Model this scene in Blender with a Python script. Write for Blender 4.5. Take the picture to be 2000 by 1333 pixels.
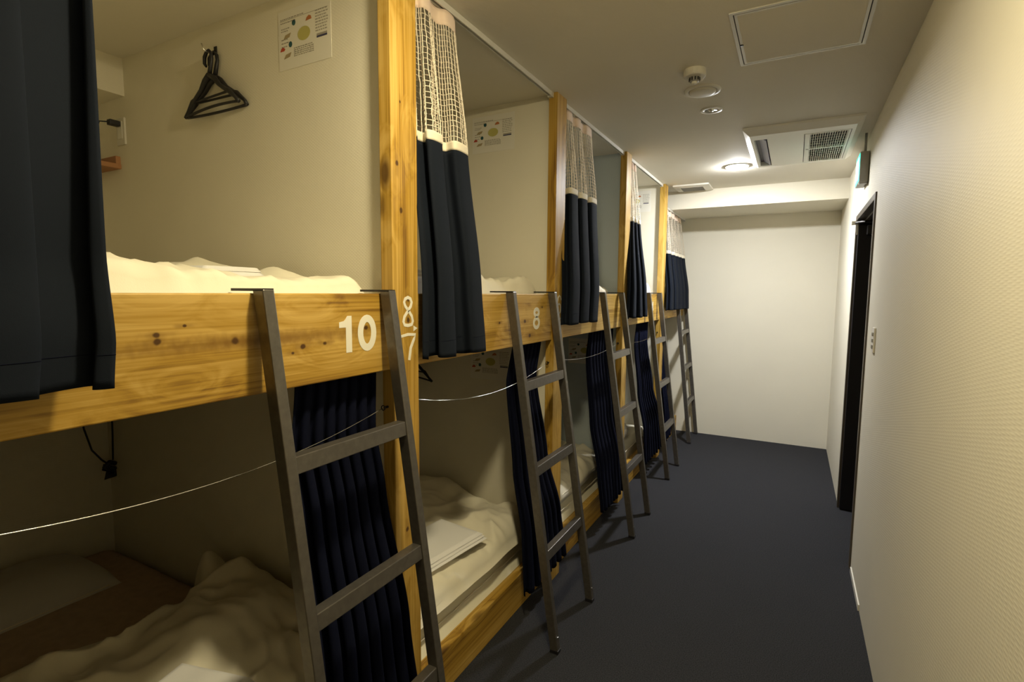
import bpy, math, random
from mathutils import Matrix, Vector, noise
PI = math.pi
sc = bpy.context.scene
for o in list(bpy.data.objects): bpy.data.objects.remove(o)
col = sc.collection

# ------------------------------------------------------------------ camera
YAW, PITCH, ROLL, FPX = .4951, .0935, .008, 1018.0
cy, sy, cp, sp = math.cos(YAW), math.sin(YAW), math.cos(PITCH), math.sin(PITCH)
fwd = Vector((-sy*cp, cy*cp, -sp)); rgt = Vector((cy, sy, 0)); upv = rgt.cross(fwd)
cr, sr = math.cos(ROLL), math.sin(ROLL)
cx_ = rgt*cr + upv*sr; cy_ = upv*cr - rgt*sr
cam_d = bpy.data.cameras.new('camera'); cam = bpy.data.objects.new('camera', cam_d); col.objects.link(cam)
M = Matrix((cx_, cy_, -fwd)).transposed().to_4x4(); M.translation = (0, 0, 1.5)
cam.matrix_world = M
cam_d.sensor_width = 36; cam_d.lens = FPX/2000*36; cam_d.clip_start = .02
sc.camera = cam
# ------------------------------------------------------------------ world, exposure
w = bpy.data.worlds.new('world'); sc.world = w; w.use_nodes = True
w.node_tree.nodes['Background'].inputs[0].default_value = (0, 0, 0, 1)
w.node_tree.nodes['Background'].inputs[1].default_value = 0
sc.view_settings.view_transform = 'Standard'; sc.view_settings.look = 'None'
sc.view_settings.gamma = 1; sc.view_settings.use_curve_mapping = False
sc.view_settings.exposure = 0.0
NEAR_E, FAR_E = 540.0, 1080.0                     # radiance of the two ceiling downlights
NEAR_C, FAR_C = (1, .86, .54), (.97, .98, 1.0)

# ------------------------------------------------------------------ dimensions
ZC = 2.45; XR = .345; YE = 5.82; XB = -2.82; XF = -1.04
YR = [.129, 1.304, 2.479, 3.654, 4.829]           # right edge of each post
PW = .117
def bay(k): return YR[k], (YR[k+1]-PW if k < 4 else YE)      # clear opening of bay k
def inner(k): return YR[k]-.03, (YR[k+1]-.09 if k < 4 else YE)

# ------------------------------------------------------------------ helpers
def wloc(o):
    v = Vector((0, 0, 0))
    while o is not None: v = v + o.location; o = o.parent
    return v
def tag(o, label=None, cat=None, group=None, kind=None):
    if label: o['label'] = label
    if cat: o['category'] = cat
    if group: o['group'] = group
    if kind: o['kind'] = kind
    return o
def empty(name, loc, label, cat, group=None):
    o = bpy.data.objects.new(name, None); o.empty_display_size = .05; o.location = loc; col.objects.link(o)
    return tag(o, label, cat, group)
class MB:
    def __init__(s): s.v = []; s.f = []; s.smooth = False
    def add(s, v, f):
        n = len(s.v); s.v += [tuple(p) for p in v]; s.f += [tuple(i+n for i in q) for q in f]; return s
    def box(s, x0, x1, y0, y1, z0, z1):
        v = [(x, y, z) for x in (x0, x1) for y in (y0, y1) for z in (z0, z1)]
        return s.add(v, [(0,1,3,2),(4,6,7,5),(0,4,5,1),(2,3,7,6),(0,2,6,4),(1,5,7,3)])
    def hexa(s, a, b):     # two quads (same winding) joined
        return s.add(list(a)+list(b), [(3,2,1,0),(4,5,6,7),(0,1,5,4),(1,2,6,5),(2,3,7,6),(3,0,4,7)])
    def tube(s, path, r, n=6, closed=False, caps=True):
        path = [Vector(p) for p in path]; m = len(path); vs = []; fs = []
        rr = r if hasattr(r, '__len__') else [r]*m
        t0 = (path[1]-path[0]).normalized()
        a = Vector((0,0,1)) if abs(t0.z) < .9 else Vector((1,0,0))
        u = t0.cross(a).normalized()
        for i, p in enumerate(path):
            if closed: t = path[(i+1) % m]-path[i-1]
            else: t = path[min(i+1, m-1)]-path[max(i-1, 0)]
            if t.length < 1e-9: t = t0
            t = t.normalized(); u = (u - t*u.dot(t)).normalized(); w_ = t.cross(u)
            for k in range(n):
                an = 2*PI*k/n; vs.append(p+(u*math.cos(an)+w_*math.sin(an))*rr[i])
        for i in range(m if closed else m-1):
            j = (i+1) % m
            for k in range(n):
                l = (k+1) % n; fs.append((i*n+k, i*n+l, j*n+l, j*n+k))
        if caps and not closed:
            fs.append(tuple(range(n-1, -1, -1))); fs.append(tuple((m-1)*n+k for k in range(n)))
        return s.add(vs, fs)
    def lathe(s, prof, c, n=28, caps=True):   # profile (r,z) about vertical axis at c
        vs = []; fs = []
        for r, z in prof:
            for k in range(n):
                a = 2*PI*k/n; vs.append((c[0]+r*math.cos(a), c[1]+r*math.sin(a), c[2]+z))
        for i in range(len(prof)-1):
            for k in range(n):
                l = (k+1) % n; fs.append((i*n+k, i*n+l, (i+1)*n+l, (i+1)*n+k))
        if caps:
            fs.append(tuple(range(n-1, -1, -1))); fs.append(tuple((len(prof)-1)*n+k for k in range(n)))
        return s.add(vs, fs)
    def grid(s, rows, flip=False):            # rows of points
        m, n = len(rows), len(rows[0]); vs = [p for r in rows for p in r]; fs = []
        for i in range(m-1):
            for j in range(n-1):
                q = (i*n+j, i*n+j+1, (i+1)*n+j+1, (i+1)*n+j); fs.append(q[::-1] if flip else q)
        return s.add(vs, fs)
    def ribbon_x(s, path, w, x, th=.0008, closed=False):   # flat stroke in the plane x, path of (y,z)
        m = len(path); L = []; R = []
        P = [Vector((0, a, b)) for a, b in path]
        for i in range(m):
            t = (P[(i+1) % m]-P[i-1]) if closed else (P[min(i+1, m-1)]-P[max(i-1, 0)])
            t.normalize(); nn = Vector((0, -t.z, t.y))
            ww = w[i] if hasattr(w, '__len__') else w
            L.append(P[i]+nn*ww/2); R.append(P[i]-nn*ww/2)
        n0 = len(s.v)
        for a in range(m):
            for q, xx in ((L[a], x), (R[a], x), (L[a], x+th), (R[a], x+th)): s.v.append((xx, q.y, q.z))
        for i in range(m if closed else m-1):
            a = n0+4*i; b = n0+4*((i+1) % m)
            s.f += [(a+2, a+3, b+3, b+2), (a, b, b+1, a+1), (a, a+2, b+2, b), (a+1, b+1, b+3, a+3)]
        if not closed:
            b = n0+4*(m-1); s.f += [(n0, n0+1, n0+3, n0+2), (b, b+2, b+3, b+1)]
        return s
    def build(s, name, mat, parent=None, smooth=None, bevel=0):
        off = wloc(parent) if parent else Vector((0, 0, 0))
        me = bpy.data.meshes.new(name); me.from_pydata([tuple(Vector(p)-off) for p in s.v], [], s.f); me.update()
        me.materials.append(mat if not isinstance(mat, str) else MT[mat])
        o = bpy.data.objects.new(name, me); col.objects.link(o); o.parent = parent
        import bmesh
        bm = bmesh.new(); bm.from_mesh(me)
        bmesh.ops.recalc_face_normals(bm, faces=bm.faces)
        bm.to_mesh(me); bm.free()
        if smooth or (smooth is None and s.smooth):
            for p in me.polygons: p.use_smooth = True
        if bevel:
            md = o.modifiers.new('bevel', 'BEVEL'); md.width = bevel; md.segments = 2; md.limit_method = 'ANGLE'
        return o

# ------------------------------------------------------------------ materials
MT = {}
def mat(name, c, rough=.7, metal=0, spec=.5, noise_amt=0, noise_scale=40, bump=0, bump_scale=200, sheen=0, emit=None, emit_s=0, bump_kind='NOISE'):
    m = bpy.data.materials.new(name); m.use_nodes = True; nt = m.node_tree; b = nt.nodes['Principled BSDF']
    b.inputs['Base Color'].default_value = (*c, 1); b.inputs['Roughness'].default_value = rough
    b.inputs['Metallic'].default_value = metal; b.inputs['Specular IOR Level'].default_value = spec
    if sheen: b.inputs['Sheen Weight'].default_value = sheen; b.inputs['Sheen Roughness'].default_value = .5
    tc = nt.nodes.new('ShaderNodeTexCoord')
    if noise_amt:
        n = nt.nodes.new('ShaderNodeTexNoise'); n.inputs['Scale'].default_value = noise_scale; n.inputs['Detail'].default_value = 4
        nt.links.new(tc.outputs['Object'], n.inputs['Vector'])
        r = nt.nodes.new('ShaderNodeValToRGB')
        r.color_ramp.elements[0].position = .3; r.color_ramp.elements[1].position = .7
        r.color_ramp.elements[0].color = (*[max(0, k*(1-noise_amt)) for k in c], 1)
        r.color_ramp.elements[1].color = (*[min(1, k*(1+noise_amt)) for k in c], 1)
        nt.links.new(n.outputs['Fac'], r.inputs[0]); nt.links.new(r.outputs[0], b.inputs['Base Color'])
    if bump:
        if bump_kind == 'NOISE':
            n = nt.nodes.new('ShaderNodeTexNoise'); n.inputs['Detail'].default_value = 3; out = 'Fac'
        else:
            n = nt.nodes.new('ShaderNodeTexVoronoi'); out = 'Distance'
        n.inputs['Scale'].default_value = bump_scale
        nt.links.new(tc.outputs['Object'], n.inputs['Vector'])
        bp = nt.nodes.new('ShaderNodeBump'); bp.inputs['Strength'].default_value = bump; bp.inputs['Distance'].default_value = .002
        nt.links.new(n.outputs[out], bp.inputs['Height']); nt.links.new(bp.outputs[0], b.inputs['Normal'])
    if emit:
        b.inputs['Emission Color'].default_value = (*emit, 1); b.inputs['Emission Strength'].default_value = emit_s
    MT[name] = m; return m

def wood(name, axis, light=(.62, .40, .105), mid=(.43, .25, .034), dark=(.22, .11, .016), knot=(.07, .028, .006), knots=(), band=None):
    m = bpy.data.materials.new(name); m.use_nodes = True; nt = m.node_tree; N = nt.nodes; L = nt.links; b = N['Principled BSDF']
    b.inputs['Roughness'].default_value = .48; b.inputs['Specular IOR Level'].default_value = .35
    tc = N.new('ShaderNodeTexCoord'); oi = N.new('ShaderNodeObjectInfo')
    ad = N.new('ShaderNodeVectorMath'); ad.operation = 'MULTIPLY_ADD'
    ad.inputs[1].default_value = (1, 1, 1)
    sh = N.new('ShaderNodeVectorMath'); sh.operation = 'SCALE'; sh.inputs[0].default_value = (7.3, 11.9, 5.1)
    L.new(oi.outputs['Random'], sh.inputs['Scale']); L.new(tc.outputs['Object'], ad.inputs[0]); L.new(sh.outputs[0], ad.inputs[2])
    def mp(al, ac):
        q = N.new('ShaderNodeMapping'); s = [ac, ac, ac]; s[axis] = al; q.inputs['Scale'].default_value = s
        L.new(ad.outputs[0], q.inputs['Vector']); return q
    # knots
    kv = N.new('ShaderNodeTexVoronoi'); kv.inputs['Scale'].default_value = 1; L.new(mp(3.4, 7.5).outputs[0], kv.inputs['Vector'])
    kr = N.new('ShaderNodeValToRGB'); kr.color_ramp.elements[0].position = .09; kr.color_ramp.elements[0].color = (1,1,1,1)
    kr.color_ramp.elements[1].position = .21; kr.color_ramp.elements[1].color = (0,0,0,1); L.new(kv.outputs['Distance'], kr.inputs[0])
    halo = N.new('ShaderNodeValToRGB'); halo.color_ramp.elements[0].position = .0; halo.color_ramp.elements[0].color = (1,1,1,1)
    halo.color_ramp.elements[1].position = .5; halo.color_ramp.elements[1].color = (0,0,0,1); L.new(kv.outputs['Distance'], halo.inputs[0])
    # growth lines, bent round the knots
    bend = N.new('ShaderNodeVectorMath'); bend.operation = 'SCALE'; bend.inputs[0].default_value = (1.6, 1.6, 1.6)
    L.new(halo.outputs[0], bend.inputs['Scale'])
    a2 = N.new('ShaderNodeVectorMath'); a2.operation = 'ADD'; L.new(mp(.9, 26).outputs[0], a2.inputs[0]); L.new(bend.outputs[0], a2.inputs[1])
    n1 = N.new('ShaderNodeTexNoise'); n1.inputs['Scale'].default_value = 1; n1.inputs['Detail'].default_value = 5; n1.inputs['Distortion'].default_value = .5
    L.new(a2.outputs[0], n1.inputs['Vector'])
    n2 = N.new('ShaderNodeTexNoise'); n2.inputs['Scale'].default_value = 1; n2.inputs['Detail'].default_value = 3
    L.new(mp(2.2, 170).outputs[0], n2.inputs['Vector'])
    n3 = N.new('ShaderNodeTexNoise'); n3.inputs['Scale'].default_value = 1; n3.inputs['Detail'].default_value = 2
    L.new(mp(1.2, 6).outputs[0], n3.inputs['Vector'])
    mx = N.new('ShaderNodeMath'); mx.operation = 'MULTIPLY_ADD'; mx.inputs[1].default_value = .42
    L.new(n2.outputs['Fac'], mx.inputs[0])
    m2 = N.new('ShaderNodeMath'); m2.operation = 'MULTIPLY_ADD'; m2.inputs[1].default_value = .45; L.new(n3.outputs['Fac'], m2.inputs[0])
    m3 = N.new('ShaderNodeMath'); m3.operation = 'MULTIPLY'; m3.inputs[1].default_value = .55; L.new(n1.outputs['Fac'], m3.inputs[0])
    L.new(m3.outputs[0], m2.inputs[2]); L.new(m2.outputs[0], mx.inputs[2])
    rp = N.new('ShaderNodeValToRGB'); e = rp.color_ramp.elements
    e[0].position = .54; e[0].color = (*dark, 1); e[1].position = .84; e[1].color = (*light, 1)
    e.new(.66).color = (*mid, 1)
    L.new(mx.outputs[0], rp.inputs[0])
    km = N.new('ShaderNodeMixRGB'); km.inputs[2].default_value = (*knot, 1)
    # only some cells carry a knot
    sel = N.new('ShaderNodeMath'); sel.operation = 'GREATER_THAN'; sel.inputs[1].default_value = .5
    sepc = N.new('ShaderNodeSeparateColor'); L.new(kv.outputs['Color'], sepc.inputs[0]); L.new(sepc.outputs[0], sel.inputs[0])
    kk = N.new('ShaderNodeMath'); kk.operation = 'MULTIPLY'; L.new(kr.outputs[0], kk.inputs[0]); L.new(sel.outputs[0], kk.inputs[1])
    k2 = N.new('ShaderNodeMath'); k2.operation = 'MULTIPLY'; k2.inputs[1].default_value = .85; L.new(kk.outputs[0], k2.inputs[0])
    L.new(k2.outputs[0], km.inputs[0]); L.new(rp.outputs[0], km.inputs[1])
    last = km.outputs[0]
    def mixto(fac, colr):
        nonlocal last
        q = N.new('ShaderNodeMixRGB'); q.inputs[2].default_value = (*colr, 1); L.new(fac, q.inputs[0]); L.new(last, q.inputs[1]); last = q.outputs[0]
    other = 2 if axis == 1 else 1
    def dist(al, ac, pa, pc):      # elliptical distance in the board's face, roughened by noise
        v = N.new('ShaderNodeVectorMath'); v.operation = 'SUBTRACT'; c0 = [0, 0, 0]; c0[axis] = pa; c0[other] = pc
        v.inputs[1].default_value = c0; L.new(tc.outputs['Object'], v.inputs[0])
        m_ = N.new('ShaderNodeVectorMath'); m_.operation = 'MULTIPLY'; k0 = [0, 0, 0]; k0[axis] = 1/al; k0[other] = 1/ac
        m_.inputs[1].default_value = k0; L.new(v.outputs[0], m_.inputs[0])
        ln = N.new('ShaderNodeVectorMath'); ln.operation = 'LENGTH'; L.new(m_.outputs[0], ln.inputs[0])
        nz = N.new('ShaderNodeTexNoise'); nz.inputs['Scale'].default_value = 45; L.new(tc.outputs['Object'], nz.inputs['Vector'])
        ad_ = N.new('ShaderNodeMath'); ad_.operation = 'MULTIPLY_ADD'; ad_.inputs[1].default_value = .9; L.new(nz.outputs['Fac'], ad_.inputs[0]); L.new(ln.outputs['Value'], ad_.inputs[2])
        return ad_.outputs[0]
    def fall(d_, lo, hi, amt):
        r_ = N.new('ShaderNodeMapRange'); r_.inputs['From Min'].default_value = lo; r_.inputs['From Max'].default_value = hi
        r_.inputs['To Min'].default_value = amt; r_.inputs['To Max'].default_value = 0; r_.interpolation_type = 'SMOOTHSTEP'; L.new(d_, r_.inputs['Value']); return r_.outputs[0]
    if band: mixto(fall(dist(band[2], band[1], band[3], band[0]), .35, 1.6, .9), dark)
    for ka, kc, kr_ in knots:
        mixto(fall(dist(kr_*7, kr_*1.5, ka, kc), .5, 1.5, .55), dark)
        mixto(fall(dist(kr_*1.25, kr_, ka, kc), .9, 1.5, .95), knot)
    L.new(last, b.inputs['Base Color'])
    bp = N.new('ShaderNodeBump'); bp.inputs['Strength'].default_value = .12; bp.inputs['Distance'].default_value = .001
    L.new(n2.outputs['Fac'], bp.inputs['Height']); L.new(bp.outputs[0], b.inputs['Normal'])
    MT[name] = m; return m
wood('pine_y', 1); wood('pine_z', 2)
KY = (YR[0]+YR[1]-PW)/2; KZ = YR[1]-PW/2; K2 = (YR[1]+YR[2]-PW)/2
wood('pine_ten', 1, knots=[(y-KY, z, r) for y, z, r in ((.541, 1.414, .0065), (.542, 1.401, .0075), (.594, 1.429, .004), (.698, 1.391, .010), (.873, 1.364, .007), (.94, 1.366, .006), (.843, 1.350, .0045), (1.087, 1.398, .008))], band=(1.388, .024, .50, .78-KY))
wood('pine_eight', 1, knots=[(y-K2, z, r) for y, z, r in ((2.068, 1.370, .010), (2.118, 1.305, .010), (1.84, 1.375, .007), (2.246, 1.43, .006))])
wood('pine_eight_post', 2, knots=[(z, y-KZ, r) for y, z, r in ((1.211, 1.872, .008), (1.227, 1.738, .008), (1.255, 1.473, .006), (1.255, 1.413, .009), (1.2, 2.37, .008), (1.24, .75, .009), (1.228, 2.05, .004))])

def wallpaper(name, c, rough=.62):
    m = bpy.data.materials.new(name); m.use_nodes = True; nt = m.node_tree; N = nt.nodes; L = nt.links; b = N['Principled BSDF']
    b.inputs['Roughness'].default_value = rough; b.inputs['Specular IOR Level'].default_value = .3
    tc = N.new('ShaderNodeTexCoord')
    n = N.new('ShaderNodeTexNoise'); n.inputs['Scale'].default_value = 2.2; n.inputs['Detail'].default_value = 3
    L.new(tc.outputs['Object'], n.inputs['Vector'])
    r = N.new('ShaderNodeValToRGB'); r.color_ramp.elements[0].position = .3; r.color_ramp.elements[1].position = .7
    r.color_ramp.elements[0].color = (*[k*.965 for k in c], 1); r.color_ramp.elements[1].color = (*c, 1)
    L.new(n.outputs['Fac'], r.inputs[0]); L.new(r.outputs[0], b.inputs['Base Color'])
    # woven relief: two crossing fine waves
    hs = []
    for rot in ((.7, .7, .7), (-.7, -.7, .7)):
        mp = N.new('ShaderNodeMapping'); mp.inputs['Rotation'].default_value = rot; L.new(tc.outputs['Object'], mp.inputs['Vector'])
        wv = N.new('ShaderNodeTexWave'); wv.inputs['Scale'].default_value = 42; wv.inputs['Distortion'].default_value = 1.2; wv.inputs['Detail'].default_value = 1
        L.new(mp.outputs[0], wv.inputs['Vector']); hs.append(wv)
    ad = N.new('ShaderNodeMath'); ad.operation = 'MULTIPLY'; L.new(hs[0].outputs['Fac'], ad.inputs[0]); L.new(hs[1].outputs['Fac'], ad.inputs[1])
    bp = N.new('ShaderNodeBump'); bp.inputs['Strength'].default_value = .22; bp.inputs['Distance'].default_value = .0012
    L.new(ad.outputs[0], bp.inputs['Height']); L.new(bp.outputs[0], b.inputs['Normal'])
    MT[name] = m
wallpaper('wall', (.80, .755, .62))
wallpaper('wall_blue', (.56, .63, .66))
wallpaper('ceiling_paper', (.74, .70, .60), .8)
mat('carpet', (.033, .0335, .038), .95, spec=.1, noise_amt=.55, noise_scale=260, bump=.8, bump_scale=420)
mat('navy', (.0075, .0105, .0175), .85, spec=.12, bump=.15, bump_scale=900)
mat('navy_thin', (.0042, .0055, .016), .95, spec=.08, bump=.1, bump_scale=900)
mat('net_cord', (.88, .78, .62), .85)
mat('tape', (.80, .73, .58), .8)
mat('header', (.88, .70, .57), .8)
mat('steel', (.14, .128, .112), .36, metal=.65, noise_amt=.12, noise_scale=60)
mat('steel_dark', (.03, .028, .027), .35, metal=.7)
mat('bright_steel', (.75, .74, .70), .25, metal=1)
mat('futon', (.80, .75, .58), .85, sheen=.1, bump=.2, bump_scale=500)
mat('duvet', (.78, .73, .58), .85, sheen=.15, bump=.15, bump_scale=400)
mat('towel', (.86, .85, .84), .95, bump=.5, bump_scale=900)
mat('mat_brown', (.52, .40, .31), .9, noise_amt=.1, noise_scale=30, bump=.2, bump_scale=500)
mat('pillow', (.62, .60, .56), .9, bump=.2, bump_scale=300)
mat('white_plastic', (.78, .76, .69), .42)
mat('cream_plastic', (.70, .67, .58), .5)
mat('grey_plastic', (.33, .32, .29), .5)
mat('dark_gap', (.03, .028, .025), .8)
mat('black_plastic', (.012, .011, .013), .5)
mat('door_black', (.007, .006, .009), .55, spec=.3)
mat('frame_brown', (.09, .075, .058), .4)
mat('paper', (.80, .77, .68), .35)
mat('ink', (.10, .09, .08), .7)
mat('ink_grey', (.36, .33, .27), .7)
mat('print_teal', (.02, .09, .10), .6)
mat('print_orange', (.50, .17, .05), .6)
mat('print_red', (.48, .07, .03), .6)
mat('print_olive', (.50, .46, .14), .6)
mat('print_brown', (.38, .30, .16), .6)
mat('print_navy', (.05, .05, .11), .6)
mat('paint_white', (.86, .83, .72), .6)
mat('alu', (.62, .60, .54), .4, metal=.3)
mat('rail_white', (.66, .64, .57), .45)
mat('louvre_blue', (.20, .20, .30), .4)
mat('slot_dark', (.02, .017, .045), .5)
mat('sign_lit', (.1, .9, .7), .4, emit=(.05, 1, .72), emit_s=1.2)
mat('sign_white', (.9, 1, .95), .4, emit=(.75, 1, .92), emit_s=1.8)
mat('chrome', (.85, .85, .85), .15, metal=1)
mat('orange_box', (.42, .20, .08), .6)

# ================================================================== structure
def struct(name, mb, m, label=None): return tag(mb.build(name, m), label, None, None, 'structure')
struct('floor', MB().box(-2.9, 1.7, -2.1, YE+.1, -.06, 0), 'carpet')
DY0, DY1, DZ = 3.295, 4.27, 2.03
# ceiling with a well for each of the two downlights
LAMPS = [(-.455, .95), (-.43, 4.31)]
cb = MB(); LR = .07
def ceil_block(x0, x1, y0, y1): cb.box(x0, x1, y0, y1, ZC, ZC+.12)
ylist = sorted(l[1] for l in LAMPS)
prev = -2.1
for lx, ly in LAMPS:
    ceil_block(-2.9, 1.7, prev, ly-.1)
    ceil_block(-2.9, lx-.1, ly-.1, ly+.1); ceil_block(lx+.1, 1.7, ly-.1, ly+.1)
    n = 32; vs = []; fs = []                       # square plate with a round hole and its shaft
    for k in range(n):
        a = 2*PI*k/n; c_, s_ = math.cos(a), math.sin(a); m_ = max(abs(c_), abs(s_))
        vs += [(lx+.1*c_/m_, ly+.1*s_/m_, ZC), (lx+LR*c_, ly+LR*s_, ZC), (lx+LR*c_, ly+LR*s_, ZC+.12)]
    for k in range(n):
        l = (k+1) % n; fs += [(3*k, 3*k+1, 3*l+1, 3*l), (3*k+1, 3*k+2, 3*l+2, 3*l+1)]
    fs.append(tuple(3*k+2 for k in range(n)))
    cb.add(vs, fs); prev = ly+.1
ceil_block(-2.9, 1.7, prev, YE+.1)
struct('ceiling', cb, 'ceiling_paper')
struct('wall_right', MB().box(XR, XR+.12, -2.1, DY0, 0, ZC).box(XR, XR+.12, DY1, YE, 0, ZC).box(XR, XR+.12, DY0, DY1, DZ, ZC), 'wall')
struct('wall_end', MB().box(XB, XR+.12, YE, YE+.1, 0, ZC), 'wall')
struct('wall_left', MB().box(XB-.08, XB, -2.1, YE, 0, ZC), 'wall')
struct('wall_near', MB().box(XB, XR+.12, -2.1, -2.0, 0, ZC).box(XB, XF-.045, -2.0, YR[0]-.09, 0, ZC), 'wall')
struct('wall_landing', MB().box(1.6, 1.7, 2.6, 5.0, 0, ZC).box(XR+.12, 1.6, 2.5, 2.6, 0, ZC).box(XR+.12, 1.6, 4.9, 5.0, 0, ZC), 'wall')
for k in range(5):
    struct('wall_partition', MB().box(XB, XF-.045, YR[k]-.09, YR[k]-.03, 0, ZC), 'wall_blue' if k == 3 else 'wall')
struct('trim_1', MB().box(XB, XR, 5.12, YE, 2.285, ZC), 'wall', )           # dropped beam along the end wall
for k in range(5):
    a, b = inner(k)
    b = min(b, 5.12)
    struct('trim_2', MB().box(XB, -2.5, a, b, 2.30, ZC), 'wall')
struct('baseboard_right', MB().box(XR-.006, XR, 2.86, 3.255, 0, .03), 'white_plastic')

# door on the right wall: frame, open black leaf, closer
d = tag(empty('door_1', (XR, DY0, 0), 'black door standing open in dark frame on right wall', None), kind='structure')
fw = .035
fr = MB().box(XR-.008, XR+.125, DY0, DY0+fw, 0, DZ).box(XR-.008, XR+.125, DY1-fw, DY1, 0, DZ).box(XR-.008, XR+.125, DY0+fw, DY1-fw, DZ-fw, DZ)
frame = fr.build('door_frame', 'frame_brown', d, bevel=.002)
MB().box(XR+.035, XR+.06, DY0+fw, DY0+fw+.012, 0, DZ-fw).box(XR+.035, XR+.06, DY0+fw+.012, DY1-fw, DZ-fw-.012, DZ-fw).build('door_stop', 'frame_brown', d)
MB().box(XR+.012, XR+.034, DY0+fw, DY0+fw+.003, .86, .98).build('strike_plate', 'bright_steel', d)
leaf = MB().box(XR+.004, XR+.80, DY1-fw-.042, DY1-fw-.002, .008, DZ-fw-.006).build('door_leaf', 'door_black', d, bevel=.002)
MB().tube([(XR+.73, DY1-.08, 1.0), (XR+.73, DY1-.13, 1.0), (XR+.62, DY1-.13, 1.0)], .009, 8).build('lever_handle', 'bright_steel', leaf)
cl = MB().box(XR+.05, XR+.27, DY1-.125, DY1-.078, 1.895, 1.955).build('door_closer', 'steel_dark', d, bevel=.004)
MB().tube([(XR+.12, DY1-.10, 1.955), (XR+.12, DY1-.10, 1.972), (XR+.03, DY1-.16, 1.975), (XR-.012, DY1-.09, 1.978)], .007, 6).build('closer_arm', 'steel_dark', cl)
MB().box(XR-.034, XR-.002, DY1-.075, DY1-.045, 1.965, 1.992).build('closer_bracket', 'bright_steel', d, bevel=.003)
MB().box(XR-.004, XR+.01, DY1-fw-.036, DY1-fw-.006, 1.90, 1.975).build('hinge', 'bright_steel', d)

# ================================================================== lamps
def downlight(i, power, color, label):
    x, y = LAMPS[i]
    t = empty('ceiling_downlight', (x, y, ZC), label, 'light', 'round ceiling downlights that are lit')
    MB().lathe([(LR-.004, .02), (LR-.002, -.003), (LR+.012, -.006), (LR+.02, -.001), (LR+.02, .0)], (x, y, ZC), 36, False).build('trim_ring', 'white_plastic', t, smooth=True)
    lm = mat('lens_%d' % i, (1, 1, 1), .4, emit=color, emit_s=power)
    R0 = LR-.006; dome = [(R0, .02)]+[(R0*math.cos(q*PI/12), -.022*math.sin(q*PI/12)) for q in range(6)]+[(.0015, -.022)]
    MB().lathe(dome, (x, y, ZC), 28).build('lens', lm, t, smooth=True)
    return t
downlight(0, NEAR_E, NEAR_C, 'lit round downlight in the ceiling above the bed numbered ten')
downlight(1, FAR_E, FAR_C, 'lit round downlight in the ceiling beside the air conditioner')

# ================================================================== bunk timber
NUM = ['ten', 'eight', 'six', 'four', 'two']
BX0, BX1 = -1.092, -1.052
ORD = ['numbered ten, nearest the camera', 'numbered eight, second from the camera', 'third from the camera', 'numbered four, fourth from the camera', 'beside the end wall']
def ell(cy0, cz0, ry, rz, n=28): return [(cy0+ry*math.cos(2*PI*k/n), cz0+rz*math.sin(2*PI*k/n)) for k in range(n)]
def digit(parent, ch, y, z0, z1, w, st, x):
    """painted digit centred at y on the plane x"""
    h = z1-z0; mb = MB()
    if ch == '1':
        r_ = y+.5*w; l_ = r_-st
        pl = [(l_, z0), (r_, z0), (r_, z1), (r_-st*.72, z1), (l_-.02*w, z1-.09*h), (l_-.16*w, z1-.135*h), (y-.55*w, z1-.16*h), (y-.55*w, z1-.31*h), (l_, z1-.31*h)]
        n = len(pl); mb.add([(x+.0008, a, b) for a, b in pl]+[(x, a, b) for a, b in pl], [tuple(range(n)), tuple(range(2*n-1, n-1, -1))]+[(i, n+i, n+(i+1) % n, (i+1) % n) for i in range(n)])
    if ch == '0': mb.ribbon_x(ell(y, (z0+z1)/2, w/2-st/2, h/2-st/2), st, x, closed=True)
    if ch == '8':
        mb.ribbon_x(ell(y, z0+.28*h, w/2-st/2, .28*h-st/2+.002), st, x, closed=True)
        mb.ribbon_x(ell(y, z0+.76*h, w*.44-st/2, .24*h-st/2), st, x, closed=True)
    if ch == '4':
        mb.ribbon_x([(y+.2*w, z0), (y+.2*w, z1)], st, x)
        mb.ribbon_x([(y+.2*w, z1-.01), (y-.45*w, z0+.3*h)], st*.8, x); mb.ribbon_x([(y-.5*w, z0+.27*h), (y+.5*w, z0+.27*h)], st*.8, x)
    return mb.build('painted_digit', 'paint_white', parent)
for k in range(5):
    a, b = bay(k); ia, ib = inner(k)
    t = empty('bunk_bed', (-1.9, (a+b)/2, 0), 'built-in pine double bunk '+ORD[k], 'bunk bed', 'pine bunks along the left side')
    beam = MB().box(BX0, BX1, a, b, 1.266, 1.493).build('front_beam', ('pine_ten', 'pine_eight', 'pine_y', 'pine_y', 'pine_y')[k], t, bevel=.003)
    MB().box(-1.12, -1.08, a, b, 0, .166).build('bottom_rail', 'pine_y', t, bevel=.003)
    MB().box(XB+.002, BX0, ia+.002, ib-.002, 1.385, 1.41).build('upper_deck', 'pine_y', t)
    MB().box(XB+.002, -1.12, ia+.002, ib-.002, .125, .16).build('lower_deck', 'pine_y', t)
    if k == 0:
        digit(beam, '1', 1.012, 1.334, 1.433, .042, .021, BX1); digit(beam, '0', 1.091, 1.332, 1.434, .072, .0205, BX1)
    if k == 1: digit(beam, '8', 2.186, 1.33, 1.431, .072, .0175, BX1)
    if k == 3: digit(beam, '4', 4.43, 1.335, 1.43, .07, .016, BX1)
PL = ['pine post at the near edge behind the large navy curtain', 'pine post hand-painted eight and seven between bunks ten and eight',
      'pine post hand-painted six beside the bunk numbered eight', 'pine post at the corridor edge of the blue-grey partition', 'last pine post before the end wall']
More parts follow.
